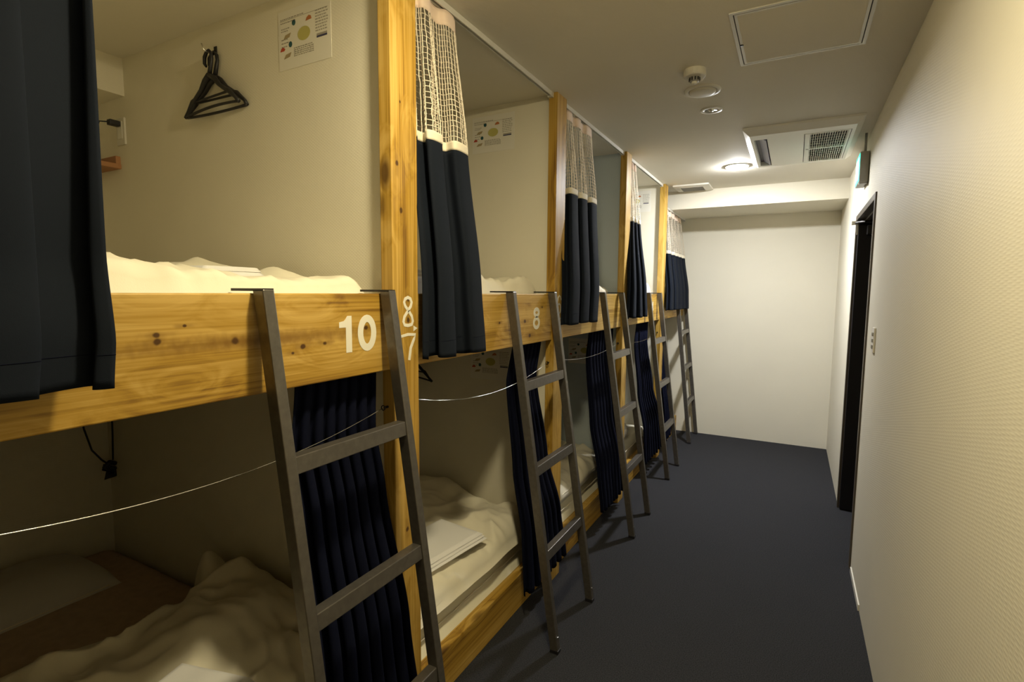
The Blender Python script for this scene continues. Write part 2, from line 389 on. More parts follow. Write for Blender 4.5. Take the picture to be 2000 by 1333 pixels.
for k in range(5):
    t = empty('bunk_post', (XF-.022, YR[k]-PW/2, 0), PL[k], 'post', 'pine posts between the bunks')
    ps = MB().box(XF-.045, XF, YR[k]-PW, YR[k], 0, ZC).build('post_timber', 'pine_eight_post' if k == 1 else 'pine_z', t, bevel=.0025)
    y0 = YR[k]-PW
    if k == 1:      # hand painted 8 > 7
        yc_ = y0+.067
        MB().ribbon_x([(yc_+.002, 1.441), (yc_+.017, 1.424), (yc_+.022, 1.408), (yc_+.017, 1.398), (yc_, 1.3955), (yc_-.017, 1.398), (yc_-.022, 1.408), (yc_-.017, 1.423), (yc_-.001, 1.440), (yc_+.013, 1.454), (yc_+.017, 1.466), (yc_+.012, 1.477), (yc_, 1.4815), (yc_-.013, 1.477), (yc_-.018, 1.467), (yc_-.013, 1.455), (yc_-.002, 1.4445)], .0102, XF).build('painted_digit', 'paint_white', t)
        MB().ribbon_x([(y0+.034, 1.364), (y0+.065, 1.368), (y0+.101, 1.3655), (y0+.094, 1.352), (y0+.078, 1.326), (y0+.070, 1.288)], [.008, .009, .009, .010, .011, .011], XF).build('painted_digit', 'paint_white', t)
        mb = MB(); mb.add([(XF+.0008, y0+.092, 1.394), (XF+.0008, y0+.111, 1.385), (XF+.0008, y0+.092, 1.376), (XF, y0+.092, 1.394), (XF, y0+.111, 1.385), (XF, y0+.092, 1.376)], [(0,1,2),(5,4,3),(0,3,4,1),(1,4,5,2),(2,5,3,0)])
        mb.build('painted_arrow', 'paint_white', t)
    if k == 2:
        MB().ribbon_x([(y0+.085, 1.462), (y0+.075, 1.478), (y0+.060, 1.484), (y0+.045, 1.474), (y0+.036, 1.448), (y0+.034, 1.42), (y0+.042, 1.400), (y0+.058, 1.394), (y0+.076, 1.402), (y0+.082, 1.42), (y0+.074, 1.438), (y0+.058, 1.444), (y0+.042, 1.436)], .0085, XF).build('painted_digit', 'paint_white', t)
        mb = MB(); mb.add([(XF+.0008, y0+.092, 1.398), (XF+.0008, y0+.111, 1.389), (XF+.0008, y0+.092, 1.380), (XF, y0+.092, 1.398), (XF, y0+.111, 1.389), (XF, y0+.092, 1.380)], [(0,1,2),(5,4,3),(0,3,4,1),(1,4,5,2),(2,5,3,0)])
        mb.build('painted_arrow', 'paint_white', t)
        MB().ribbon_x([(y0+.080, 1.369), (y0+.048, 1.369), (y0+.046, 1.345), (y0+.062, 1.348), (y0+.076, 1.335), (y0+.076, 1.315), (y0+.062, 1.300), (y0+.044, 1.305)], .0085, XF).build('painted_digit', 'paint_white', t)

# ================================================================== ladders
LAD = [(.754, 1.154, -.785), (1.897, 2.315, -.785), (3.07, 3.46, -.785), (4.20, 4.59, -.81), (5.35, 5.765, -.84)]
LL = ['dark steel ladder hooked over the beam numbered ten', 'dark steel ladder hooked over the beam numbered eight', 'dark steel ladder third from the camera',
      'dark steel ladder hooked over the beam numbered four', 'dark steel ladder beside the white end wall']
for k, (ya, yb, xf_) in enumerate(LAD):
    t = empty('bunk_ladder', (-.9, (ya+yb)/2, 0), LL[k], 'ladder', 'steel ladders leaning on the bunks')
    ZT = 1.502; xt = BX1+.003            # back face at the top
    dx = xf_-.04-xt                      # shift of the back face down to the floor
    hw, dp = .014, .036
    def bx(z): return xt+dx*(ZT-z)/ZT
    for yc in (ya, yb):
        st = MB().hexa([(bx(0), yc-hw, .012), (bx(0)+dp, yc-hw, .012), (bx(0)+dp, yc+hw, .012), (bx(0), yc+hw, .012)],
                  [(xt, yc-hw, ZT), (xt+dp, yc-hw, ZT), (xt+dp, yc+hw, ZT), (xt, yc+hw, ZT)]).build('stile', 'steel', t, bevel=.0025)
        MB().box(xt-.075, xt+dp-.002, yc-hw, yc+hw, ZT-.004, ZT+.002).build('hook_plate', 'steel_dark', st)
        MB().box(bx(0)-.001, bx(0)+dp+.001, yc-hw-.001, yc+hw+.001, 0, .016).build('rubber_foot', 'black_plastic', st, bevel=.002)
        MB().lathe([(.0, .0), (.0045, .0), (.0045, .003), (0, .003)], (bx(.07)+dp+.001, yc, .066), 8).build('rivet', 'bright_steel', st)
    for zr in (1.11, .755, .40):
        x0 = bx(zr)
        MB().hexa([(x0+.006, ya+hw, zr-.02), (x0+.036, ya+hw, zr-.02), (x0+.036, yb-hw, zr-.02), (x0+.006, yb-hw, zr-.02)],
                  [(x0+.001, ya+hw, zr+.02), (x0+.031, ya+hw, zr+.02), (x0+.031, yb-hw, zr+.02), (x0+.001, yb-hw, zr+.02)]).build('rung', 'steel', t, bevel=.002)

# ================================================================== curtains
def lerp(a, b, t): return a+(b-a)*t
def ctrl(C, z):
    """C: rows (z, y_left, y_right, x, amplitude), z falling"""
    if z >= C[0][0]: return C[0][1:]
    for p, q in zip(C, C[1:]):
        if z >= q[0]:
            t = (p[0]-z)/(p[0]-q[0]); t = t*t*(3-2*t)*.5+t*.5
            return tuple(lerp(p[i], q[i], t) for i in range(1, 5))
    return C[-1][1:]
def surf(C, u, z, folds, ph, seed, zt, zb_):
    yl, yr, x, am = ctrl(C, z)
    f = (zt-z)/(zt-zb_)
    wob = .55*math.sin(2.3*u*PI+seed)+.3*math.sin(5.3*u+2.2*f+seed*2)
    a = 2*PI*(folds*u+ph)+wob
    s = math.sin(a)
    shp = .75*s+.25*math.sin(a*2+.6)*(.5+.5*math.sin(seed+4*u))
    yy = lerp(yl, yr, u)+(yr-yl)/folds*.17*math.sin(2*a+.4+PI)*min(1, .3+f*2)
    edge = min(1, u/.04, (1-u)/.04)
    return Vector((x+am*shp, yy if edge >= 1 else lerp(lerp(yl, yr, u), yy, max(0, edge)), z))
def cloth(name, m, parent, C, z1, z0, folds, ph, seed, zt, zb_, nu, nv, thick=.002, off=0, hem=0):
    mb = MB(); rows = []
    for j in range(nv+1):
        z = lerp(z1, z0, j/nv)
        rows.append([surf(C, i/nu, z, folds, ph, seed, zt, zb_)+Vector((off, 0, hem*noise.noise(Vector((i/nu*4, seed, 0)))*(j/nv)**3)) for i in range(nu+1)])
    mb.grid(rows)
    o = mb.build(name, m, parent, smooth=True)
    md = o.modifiers.new('thickness', 'SOLIDIFY'); md.thickness = thick; md.offset = 0
    return o
def upper_curtain(k, C, zband, zbot, folds, ph, seed, label, cols):
    zt = C[0][0]; a, b = bay(k)
    yc = (C[0][1]+C[0][2])/2
    t = empty('net_top_curtain', (C[0][3], yc, zt), label, 'curtain', 'navy curtains with a net top')
    hb = zt-.05; bt = zband+.030
    cloth('header_band', 'header', t, C, zt, hb, folds, ph, seed, zt, zbot, 90, 4)
    cloth('cream_band', 'tape', t, C, bt, zband, folds, ph, seed, zt, zbot, 120, 4, .004)
    cv = cloth('navy_panel', 'navy', t, C, zband+.002, zbot, folds, ph, seed, zt, zbot, 140, 44, .002, hem=.012)
    yl, yr, x, am = ctrl(C, zbot+.06)
    # hem seam
    MB().tube([surf(C, i/120, zbot+.055, folds, ph, seed, zt, zbot)+Vector((.0012, 0, 0)) for i in range(121)], .0007, 3).build('hem_seam', 'navy_thin', cv, smooth=True)
    net = MB(); nr = max(8, int((hb-bt)/.0165))
    rnd = random.Random(seed)
    jit = [[rnd.uniform(-.12, .12) for i in range(cols+1)] for j in range(nr+1)]
    def np_(i, j):
        u = min(1, max(0, (i+jit[j][int(i)] if 0 < i < cols else i)/cols)); return surf(C, u, lerp(hb+.002, bt-.002, j/nr), folds, ph, seed, zt, zbot)
    for i in range(cols+1): net.tube([np_(i, j) for j in range(nr+1)], .0018, 3, caps=False)
    for j in range(1, nr):
        net.tube([np_(i, j) for i in range(cols+1)], .0013, 3, caps=False)
    tag(net.build('net', 'net_cord', t, smooth=True), kind='stuff')
    return t
U = [
 (0, [(2.428, .15, .45, -1.072, .010), (2.0, .15, .468, -1.05, .022), (1.55, .14, .445, -1.012, .024), (1.42, .12, .441, -.99, .024), (1.338, .11, .432, -.985, .024)], 1.985, 1.338, 2, .1, 3, 'large dark navy net-top curtain at the near left, covering bunk ten', 26),
 (1, [(2.428, 1.315, 1.56, -1.072, .012), (2.0, 1.315, 1.585, -1.05, .030), (1.52, 1.312, 1.605, -1.006, .03), (1.29, 1.30, 1.615, -.995, .033)], 1.975, 1.288, 2, .62, 5, 'navy net-top curtain beside the post painted eight and seven', 23),
 (2, [(2.428, 2.49, 2.92, -1.072, .010), (2.0, 2.485, 2.945, -1.05, .030), (1.52, 2.42, 2.90, -1.005, .028), (1.33, 2.40, 2.87, -1.0, .028)], 2.005, 1.338, 3, .62, 9, 'navy net-top curtain beside the blue-grey partition', 34),
 (3, [(2.428, 3.665, 3.86, -1.072, .010), (2.0, 3.66, 3.90, -1.05, .030), (1.52, 3.57, 3.97, -1.006, .03), (1.32, 3.54, 4.0, -1.0, .03)], 2.005, 1.322, 3, .5, 12, 'narrow navy net-top curtain fourth from the camera', 26),
 (4, [(2.262, 4.84, 5.60, -1.072, .010), (1.88, 4.84, 5.70, -1.05, .030), (1.52, 4.80, 5.75, -1.006, .03), (1.34, 4.78, 5.76, -1.0, .03)], 1.862, 1.345, 5, .5, 15, 'wide drawn navy net-top curtain beside the end wall', 46),
]
for a in U: upper_curtain(*a)
RN = ['above the near left navy curtain', 'above the bunk numbered eight', 'in front of the blue-grey partition', 'above the bunk numbered four', 'under the dropped ceiling beam at the end wall']
for k in range(5):
    a, b = bay(k); z = ZC if k < 4 else 2.285
    t = empty('curtain_rail', (-1.072, (a+b)/2, z), 'thin white curtain rail '+RN[k], 'curtain rail', 'ceiling curtain rails')
    MB().box(-1.082, -1.077, a, b, z-.02, z).box(-1.067, -1.062, a, b, z-.02, z).box(-1.077, -1.067, a, b, z-.004, z).build('rail_channel', 'rail_white', t)
    MB().box(-1.077, -1.067, a, b, z-.012, z-.004).build('rail_slot', 'dark_gap', t)
    MB().box(-1.084, -1.060, b-.02, b-.0, z-.024, z).build('end_cap', 'rail_white', t)

def lower_curtain(k, C, folds, ph, seed, label):
    zt, zb_ = C[0][0], C[-1][0]
    t = empty('plain_curtain', (C[0][3], (C[0][1]+C[0][2])/2, zt), label, 'curtain', 'plain navy curtains of the lower bunks')
    cv = cloth('navy_panel', 'navy_thin', t, C, zt, zb_, folds, ph, seed, zt, zb_, 150, 50, .002, hem=.02)
    a, b = bay(k)
    r = empty('curtain_rail', (-1.102, (a+b)/2, 1.28), 'hidden curtain rail behind the beam of the lower bunk '+ORD[k], 'curtain rail', 'lower curtain rails')
    MB().box(-1.112, -1.093, a, b, 1.275, 1.294).build('rail_channel', 'rail_white', r)
    MB().box(-1.113, -1.0925, b-.02, b, 1.273, 1.296).build('end_cap', 'rail_white', r)
lower_curtain(0, [(1.272, .885, 1.175, -1.106, .009), (1.10, .86, 1.158, -1.10, .016), (.9, .87, 1.17, -1.075, .018), (.5, .868, 1.20, -1.015, .02), (.12, .87, 1.24, -1.0, .02)], 7, .2, 21, 'plain navy curtain of the lower bunk behind the nearest ladder')
lower_curtain(1, [(1.272, 2.06, 2.35, -1.106, .009), (1.10, 2.0, 2.275, -1.10, .016), (.7, 2.0, 2.33, -1.06, .02), (.4, 2.0, 2.40, -1.012, .02), (.13, 2.0, 2.46, -1.0, .02)], 7, .5, 22, 'plain navy curtain of the lower bunk under the number eight')
lower_curtain(2, [(1.272, 3.04, 3.52, -1.106, .009), (1.10, 2.99, 3.47, -1.10, .016), (.7, 2.98, 3.5, -1.06, .02), (.4, 3.0, 3.54, -1.012, .02), (.12, 3.05, 3.56, -1.0, .02)], 8, .3, 23, 'plain navy curtain of the third lower bunk from the camera')
lower_curtain(3, [(1.272, 4.14, 4.5, -1.106, .009), (1.10, 4.08, 4.46, -1.10, .016), (.7, 4.08, 4.55, -1.06, .02), (.4, 4.1, 4.68, -1.01, .02), (.12, 4.12, 4.76, -1.0, .02)], 8, .1, 24, 'plain navy curtain of the fourth lower bunk, under the number four')
lower_curtain(4, [(1.272, 4.86, 5.14, -1.106, .009), (1.10, 4.86, 5.13, -1.10, .016), (.7, 4.86, 5.12, -1.06, .02), (.4, 4.85, 5.12, -1.02, .02), (.12, 4.85, 5.12, -1.01, .02)], 6, .1, 25, 'plain navy curtain of the last lower bunk, next to the end wall ladder')

# wires with hooks in front of the lower bunks
for k in range(4):
    a, b = bay(k); sag = .062 if k < 2 else .035
    t = empty('curtain_wire', (-1.066, (a+b)/2, 1.15), 'thin slack steel wire across the lower bunk '+ORD[k], 'wire', 'slack wires across the lower bunks')
    pts = [(-1.066, lerp(a+.012, b-.022, i/40), 1.152-sag*4*(i/40)*(1-i/40)) for i in range(41)]
    MB().tube(pts, .0011, 6).build('wire', 'bright_steel', t, smooth=True)
    for yy, s in ((a, 1), (b, -1)):
        MB().tube([(-1.066, yy, 1.152), (-1.066, yy+s*.014, 1.152)], .004, 8).tube([(-1.066+.007*math.cos(q*PI/6), yy+s*.02, 1.152+.007*math.sin(q*PI/6)) for q in range(12)], .0017, 5, closed=True).build('screw_eye', 'steel_dark', t)

# ================================================================== bedding
def fb(p, s, seed, o=3):
    return sum(noise.noise(Vector((p[0]*s*2**i+seed*3.7, p[1]*s*2**i-seed*1.3, seed)))*.5**i for i in range(o))
def ridge(p, s, seed):
    q = Vector((p[0]*s+seed, p[1]*s*.55-seed, seed*.7)); q = q+Vector((noise.noise(q*.6), noise.noise(q*.6+Vector((5, 1, 2))), 0))*.9
    return 1-abs(noise.noise(q))*2.2
def pad(name, m, parent, x0, x1, y0, y1, z0, h, r, seed, lump=0, wr=0, wob=0, nx=50, ny=50, extra=None, xl=None, floor_f=None):
    """soft closed slab: rounded edges, lumps and wrinkles"""
    rows = []; low = []
    for i in range(nx+1):
        rt = []; rb = []
        s = i/nx
        for j in range(ny+1):
            t = j/ny
            y = lerp(y0, y1, t); xa = xl(y) if xl else x0
            x = lerp(xa, x1, s)
            ex, ey = wob*fb((t, s), 2.5, seed+1)*(1-abs(2*s-1)*.0), wob*fb((s, t), 2.5, seed+2)
            dxm = min(x-xa, x1-x); dym = min(y-y0, y1-y)
            def prof(dm):
                q = min(1, max(0, dm)/r); return math.sqrt(max(0, 1-(1-q)**2))
            e = prof(dxm)*prof(dym)
            hh = h+lump*fb((x, y), 3.4, seed)+wr*max(-1, ridge((x, y), 5.0, seed)-.35)+wr*.38*max(-1, ridge((y, x), 12.0, seed+4)-.35)
            hh += wr*.55*noise.noise(Vector((y*26+seed, x*5, seed)))*math.exp(-max(0, x1-x)/.13)
            if extra: hh += extra(x, y)
            px = x+(ex if 0 < i < nx or wob else 0); py = y+ey
            zz = z0+max(.004, hh)*e
            rt.append((px, py, zz)); rb.append((px, py, z0))
        rows.append(rt); low.append(rb)
    mb = MB(); mb.grid(rows); mb.grid(low, True)
    # close the border
    nn = ny+1; base = (nx+1)*nn
    ring = [(0, j) for j in range(nn)]+[(i, ny) for i in range(1, nx+1)]+[(nx, j) for j in range(ny-1, -1, -1)]+[(i, 0) for i in range(nx-1, 0, -1)]
    idx = [i*nn+j for i, j in ring]
    for q in range(len(idx)):
        a, b = idx[q], idx[(q+1) % len(idx)]; mb.f.append((a, b, base+b, base+a))
    return mb.build(name, m, parent, smooth=True)
BN = ['bunk numbered ten', 'bunk numbered eight', 'third bunk from the camera', 'fourth bunk from the camera', 'bunk beside the end wall']
def mattress(k, upper, x1, m='futon'):
    ia, ib = inner(k); z = 1.41 if upper else .166
    h = .07 if upper else .135
    t = empty('futon_mattress', (-1.9, (ia+ib)/2, z-.006 if not upper else z), 'cream futon mattress on the %s deck of the %s' % ('upper' if upper else 'lower', BN[k]), 'mattress', 'futon mattresses')
    zz = z if upper else .16
    pad('mattress_pad', m, t, XB+.03, x1, ia+.02, ib-.02, zz, h, .04, k*2+upper, lump=.004, nx=60, ny=40)
    mb = MB(); mb.tube([(x1-.003, lerp(ia+.03, ib-.03, i/20), zz+h*.55+.002*math.sin(i*1.7)) for i in range(21)], .003, 5)
    mb.build('piping', 'tape', t, smooth=True)
for k in range(5):
    mattress(k, True, -1.11)
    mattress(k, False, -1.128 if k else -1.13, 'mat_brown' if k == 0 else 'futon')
# upper duvets
def d_one(x, y): return -.03*math.exp(-((x+1.5)**2/.02+(y-.93)**2/.012))+.035*math.exp(-((x+1.75)**2/.08+(y-1.0)**2/.05))
UD = [(.18, 1.165, -2.35, -1.135, 31, d_one), (1.34, 2.345, -2.3, -1.135, 32, None), (2.52, 3.50, -2.3, -1.135, 33, None), (3.70, 4.50, -2.2, -1.14, 34, None), (4.84, 5.7, -2.3, -1.14, 35, None)]
for k, (ya, yb, xa, xb, s, ex) in enumerate(UD):
    t = empty('puffy_duvet', ((xa+xb)/2, (ya+yb)/2, 1.486), 'crumpled cream duvet on the upper deck of the '+BN[k], 'duvet', 'cream duvets')
    pad('duvet_cover', 'duvet', t, xa, xb, ya, yb, 1.486, .058 if k == 0 else .075, .045, s, lump=.016 if k == 0 else .034, wr=.024, wob=.02, nx=130, ny=110, extra=ex)
# lower duvets
def xl1(y): return -1.93+.10*math.exp(-((y-.95)/.09)**2)-.10*max(0, y-1.05)/.15+.02*math.sin(9*y)
def e1(x, y): return .13*math.exp(-((x+1.76)**2/.045+(y-1.17)**2/.05))+.05*math.exp(-((x+1.5)**2/.05+(y-.95)**2/.04))
t = empty('puffy_duvet', (-1.5, .7, .295), 'heaped crumpled duvet on the dark lower deck of the bunk numbered ten', 'duvet', 'cream duvets')
pad('duvet_cover', 'duvet', t, -1.9, -1.13,   .16, 1.205, .302, .12, .10, 41, lump=.055, wr=.034, wob=.012, nx=130, ny=140, extra=e1, xl=xl1)
LD = [None, (1.315, 2.375, -2.1, -1.105, 42), (2.50, 3.545, -2.1, -1.11, 43), None, (4.83, 5.78, -2.2, -1.12, 45)]
for k, q in enumerate(LD):
    if not q: continue
    ya, yb, xa, xb, s = q
    t = empty('puffy_duvet', ((xa+xb)/2, (ya+yb)/2, .295), 'cream duvet spread on the lower deck of the '+BN[k], 'duvet', 'cream duvets')
    pad('duvet_cover', 'duvet', t, xa, xb, ya, yb, .302, .10, .085, s, lump=.035, wr=.024, wob=.01, nx=120, ny=110, extra=lambda x, y: .05*math.exp(-((x+1.8)/.25)**2))
    MB().tube([(xb-.012, lerp(ya+.05, yb-.05, i/30), .335+.003*math.sin(i*1.3)) for i in range(31)], .003, 5).build('seam', 'tape', t, smooth=True)
# rolled futons in the fourth lower bunk
for (yy, zz, r, xe, lab) in ((4.14, .296+.075, .075, -1.15, 'larger rolled white futon with its round end showing, fourth lower bunk'), (3.985, .296+.06, .06, -1.2, 'smaller rolled cream futon behind the larger roll, fourth lower bunk')):
    t = empty('rolled_futon', (-1.5, yy, .296), lab, 'rolled bedding', 'rolled futons')
    prof = [(.0, 0), (.55, .012), (.85, .03), (1, .07)]
    path = [(xe-q[1], yy, zz) for q in prof]+[(lerp(xe-.12, -1.85, i/10), yy+.01*math.sin(i), zz) for i in range(1, 11)]+[(-1.9, yy, zz)]
    rad = [max(.002, q[0]*r) for q in prof]+[r*(1-.03*abs(math.sin(i*1.9))) for i in range(1, 11)]+[.01]
    MB().tube(path, rad, 22).build('futon_roll', 'towel' if r > .07 else 'futon', t, smooth=True)
    sp_ = [(xe+.001-.012*(1-q/40), yy+r*.75*(q/40)*math.cos(q*.42), zz+r*.75*(q/40)*math.sin(q*.42)) for q in range(6, 30)]
    MB().tube(sp_, .0022, 5).build('spiral_seam', 'tape', t, smooth=True)
# pillow, upper bunk four and lower bunk ten
t = empty('pillow', (-2.58, .70, .295), 'pale pillow lying in the shade at the head of the lower bunk numbered ten', 'pillow', 'pillows')
pad('pillow_case', 'pillow', t, -2.79, -2.38, .38, 1.04, .294, .10, .16, 51, lump=.01, wr=.005, nx=40, ny=50)
MB().tube([(-2.385, lerp(.42, 1.0, i/16), .304) for i in range(17)], .003, 5).build('seam', 'tape', t, smooth=True)
t = empty('pillow', (-1.24, 4.59, 1.481), 'bright white pillow end on the upper deck of the fourth bunk', 'pillow', 'pillows')
pad('pillow_case', 'towel', t, -1.5, -1.115, 4.515, 4.66, 1.481, .115, .05, 52, nx=30, ny=24)
MB().tube([(lerp(-1.48, -1.13, i/10), 4.517, 1.53) for i in range(11)], .002, 5).build('seam', 'tape', t, smooth=True)
# folded towels
def towel(x0, x1, y0, y1, z, layers, label, m='towel', rz=0, th=.012, tilt=0):
    cx0, cy0 = (x0+x1)/2, (y0+y1)/2
    t = empty('folded_towel', (cx0, cy0, z), label, 'towel', 'folded white towels')
    for q in range(layers):
        o = pad('towel_fold', m, t, x0+q*.004, x1-q*.006, y0+q*.004, y1-q*.007, z+q*th*.93, th, th*.9, 60+q, lump=.0015, nx=24, ny=24)
    t.rotation_euler = (tilt, 0, rz)
    return t
towel(-1.62, -1.40, .84, 1.03, 1.540, 2, 'folded white towel on the upper duvet of the bunk numbered ten', rz=.05, th=.014)
towel(-1.42, -1.16, 1.42, 1.90, .425, 3, 'stack of folded white towels on the lower duvet of the bunk numbered eight', rz=-.12)
towel(-1.42, -1.18, .56, .80, .455, 2, 'folded white towel on the lower duvet of the bunk numbered ten', rz=.25)

# ================================================================== notices
def notice(yw, x0, z0, label, w=.25, h=.183, group='laminated notices on the partitions'):
    """sheet flat on the partition face y = yw, seen from -y; u to the right is +x"""
    t = empty('paper_notice', (x0+w/2, yw, z0), label, 'notice', group)
    e = .0006
    MB().box(x0, x0+w, yw-.0012, yw-.0001, z0, z0+h).build('sheet', 'paper', t)
    def X(u): return x0+u*w
    def Z(v): return z0+v*h
    def flat(name, m, polys, lay=1):
        mb = MB(); y = yw-.0012-e*lay
        for pl in polys:
            n = len(pl); vs = [(X(a), y, Z(b)) for a, b in pl]+[(X(a), y+e, Z(b)) for a, b in pl]
            mb.add(vs, [tuple(range(n)), tuple(range(2*n-1, n-1, -1))]+[(k, (k+1) % n, n+(k+1) % n, n+k) for k in range(n)])
        return mb.build(name, m, t)
    def rect(a, b, c, d): return [(a, c), (b, c), (b, d), (a, d)]
    def oval(a, b, ra, rb, n=16): return [(a+ra*math.cos(2*PI*k/n), b+rb*math.sin(2*PI*k/n)) for k in range(n)]
    rnd = random.Random(4)
    def words(u0, u1, v0, v1, n):
        out = []
        for i in range(n):
            v = lerp(v1, v0, i/max(1, n-1)); u = u0
            while u < u1-.02:
                l = rnd.uniform(.015, .05); out.append(rect(u, min(u1, u+l), v-.008, v+.008)); u += l+.012
        return out
    tag(flat('title_lines', 'ink_grey', [rect(.04, .95, .835, .84)]+words(.05, .5, .86, .86, 1)+words(.05, .34, .80, .80, 1)), kind='stuff')
    tag(flat('text_block', 'ink_grey', words(.72, .95, .50, .83, 8)+words(.30, .68, .20, .33, 5)+words(.06, .22, .66, .70, 2)+words(.06, .2, .40, .52, 3)), kind='stuff')
    flat('dark_disc', 'print_teal', [oval(.31, .76, .034, .05)]); flat('dark_disc', 'print_teal', [oval(.235, .415, .034, .05)])
    flat('orange_shape', 'print_orange', [[(.54, .72), (.56, .77), (.60, .80), (.64, .78), (.65, .73)]])
    flat('red_shape', 'print_red', [[(.03, .33), (.05, .38), (.09, .40), (.13, .36), (.11, .33)]])
    flat('round_shape', 'print_olive', [oval(.50, .53, .12, .115, 22)])
    flat('tilted_card', 'print_brown', [[(.10, .52), (.22, .54), (.25, .61), (.14, .59)]]); flat('tilted_card', 'print_brown', [[(.10, .19), (.22, .21), (.25, .28), (.14, .26)]])
    flat('stamp_bar', 'print_navy', [rect(.74, .93, .385, .415)]); flat('stamp_print', 'ink_grey', [rect(.74, .93, .42, .45)])
    return t
PF = [YR[k]-.09 for k in range(5)]      # partition faces towards the camera
notice(PF[1], -1.535, 2.218, 'laminated notice high on the partition beside the hangers, bunk numbered ten', .24)
notice(PF[2], -1.535, 2.222, 'laminated notice high on the partition of the upper bunk numbered eight')
notice(PF[2], -1.545, 1.03, 'laminated notice in the dark lower bunk numbered eight')
notice(PF[3], -1.45, .985, 'laminated notice in the third lower bunk from the camera')
notice(PF[4], -1.42, 2.225, 'laminated notice high on the partition of the fourth upper bunk, right of a narrow curtain')

# ================================================================== hangers
def hanger(cx, cz, y, w, label, tilt=0, sag=0):
    t = empty('coat_hanger', (cx, y, cz), label, 'hanger', 'black plastic coat hangers')
    H = .2
    def q(u, v): # u along x, v down from hook top; tilt swings the width out of the wall plane
        return (cx+u*math.cos(tilt), y+u*math.sin(tilt), cz-v)
    MB().tube([q(-.022+.004, .052), q(-.028, .04), q(-.026, .018), q(-.012, .004), q(.004, .002), q(.015, .012), q(.018, .03), q(.010, .055), q(.0, .085)], [.004, .006, .0065, .006, .006, .006, .006, .007, .008], 8).build('hook', 'black_plastic', t, smooth=True)
    arm = MB()
    pl = [(-.0, .085), (-.03, .10), (-.06, .128), (-.10, .152), (-.115, .158), (-.155, .188), (-w/2, .204)]
    rr = [.011, .010, .008, .008, .010, .006, .007]
    arm.tube([q(a, b) for a, b in pl], rr, 8); arm.tube([q(-a, b) for a, b in pl], rr, 8)
    arm.build('shoulder', 'black_plastic', t, smooth=True)
    MB().tube([q(lerp(-w/2, w/2, i/14), .204-sag*4*(i/14)*(1-i/14)) for i in range(15)], .0048, 8).build('trouser_bar', 'black_plastic', t, smooth=True)
    MB().tube([q(lerp(-.112, .112, i/6), .160) for i in range(7)], .004, 6).build('strap_bar', 'black_plastic', t, smooth=True)
    return t
y1 = PF[1]
hanger(-1.872, 2.345, y1-.028, .345, 'front one of two black hangers in the upper bunk numbered ten', -.06, .01)
hanger(-1.866, 2.343, y1-.012, .33, 'rear one of two black hangers, against the wall in the upper bunk numbered ten', .03, -.004)
t = empty('wall_hook', (-1.872, y1, 2.35), 'small metal wall hook carrying the two hangers of bunk ten', 'hook')
MB().tube([(-1.872, y1, 2.355), (-1.874, y1-.03, 2.337), (-1.876, y1-.042, 2.343), (-1.878, y1-.048, 2.362)], .0022, 6).build('hook_wire', 'bright_steel', t, smooth=True)
MB().box(-1.880, -1.864, y1-.003, y1, 2.342, 2.368).build('back_plate', 'steel_dark', t, bevel=.001)
y2 = PF[2]
hanger(-1.93, 1.205, y2-.03, .36, 'black hanger in the shade of the lower bunk numbered eight', -.25, .01)
t = empty('wall_hook', (-1.93, y2, 1.21), 'small metal wall hook in the lower bunk numbered eight', 'hook')
MB().tube([(-1.93, y2, 1.213), (-1.93, y2-.03, 1.197), (-1.93, y2-.046, 1.203), (-1.93, y2-.05, 1.222)], .0022, 6).build('hook_wire', 'bright_steel', t, smooth=True)
MB().box(-1.938, -1.922, y2-.003, y2, 1.20, 1.226).build('back_plate', 'steel_dark', t, bevel=.001)

# outlet, plugged cable and small shelf in the upper bunk ten
t = empty('wall_socket', (-2.53, y1, 2.16), 'cream wall socket high in the upper bunk numbered ten', 'socket')
MB().box(-2.565, -2.50, y1-.008, y1, 2.105, 2.215).build('socket_plate', 'cream_plastic', t, bevel=.002)
MB().box(-2.55, -2.515, y1-.010, y1-.008, 2.13, 2.20).build('socket_insert', 'white_plastic', t)
t = empty('power_cable', (-2.54, y1-.03, 2.05), 'black cable hanging from the socket in the upper bunk numbered ten', 'cable')
MB().box(-2.548, -2.520, y1-.050, y1-.011, 2.178, 2.200).build('plug', 'black_plastic', t, bevel=.003)
MB().tube([(-2.54, y1-.05, 2.19), (-2.56, y1-.07, 2.19), (-2.572, y1-.072, 2.17), (-2.58, y1-.07, 2.10), (-2.585, y1-.072, 2.055), (-2.61, y1-.10, 2.03), (-2.64, y1-.11, 2.0)], .003, 6).build('cord', 'black_plastic', t, smooth=True)
MB().tube([(-2.64, y1-.11, 2.0), (-2.60, y1-.11, 1.975), (-2.56, y1-.11, 1.962), (-2.548, y1-.11, 1.972), (-2.58, y1-.112, 1.985), (-2.62, y1-.11, 1.992), (-2.56, y1-.114, 1.968)], .005, 6).build('cord_bundle', 'black_plastic', t, smooth=True)
t = empty('corner_shelf', (-2.66, y1-.05, 2.01), 'small orange-brown wooden shelf block below the socket, bunk numbered ten', 'shelf')
MB().box(XB, -2.555, y1-.10, y1, 2.01, 2.03).build('shelf_board', 'orange_box', t, bevel=.002)
MB().box(XB, -2.56, y1-.018, y1, 2.03, 2.062).build('shelf_back', 'orange_box', t)
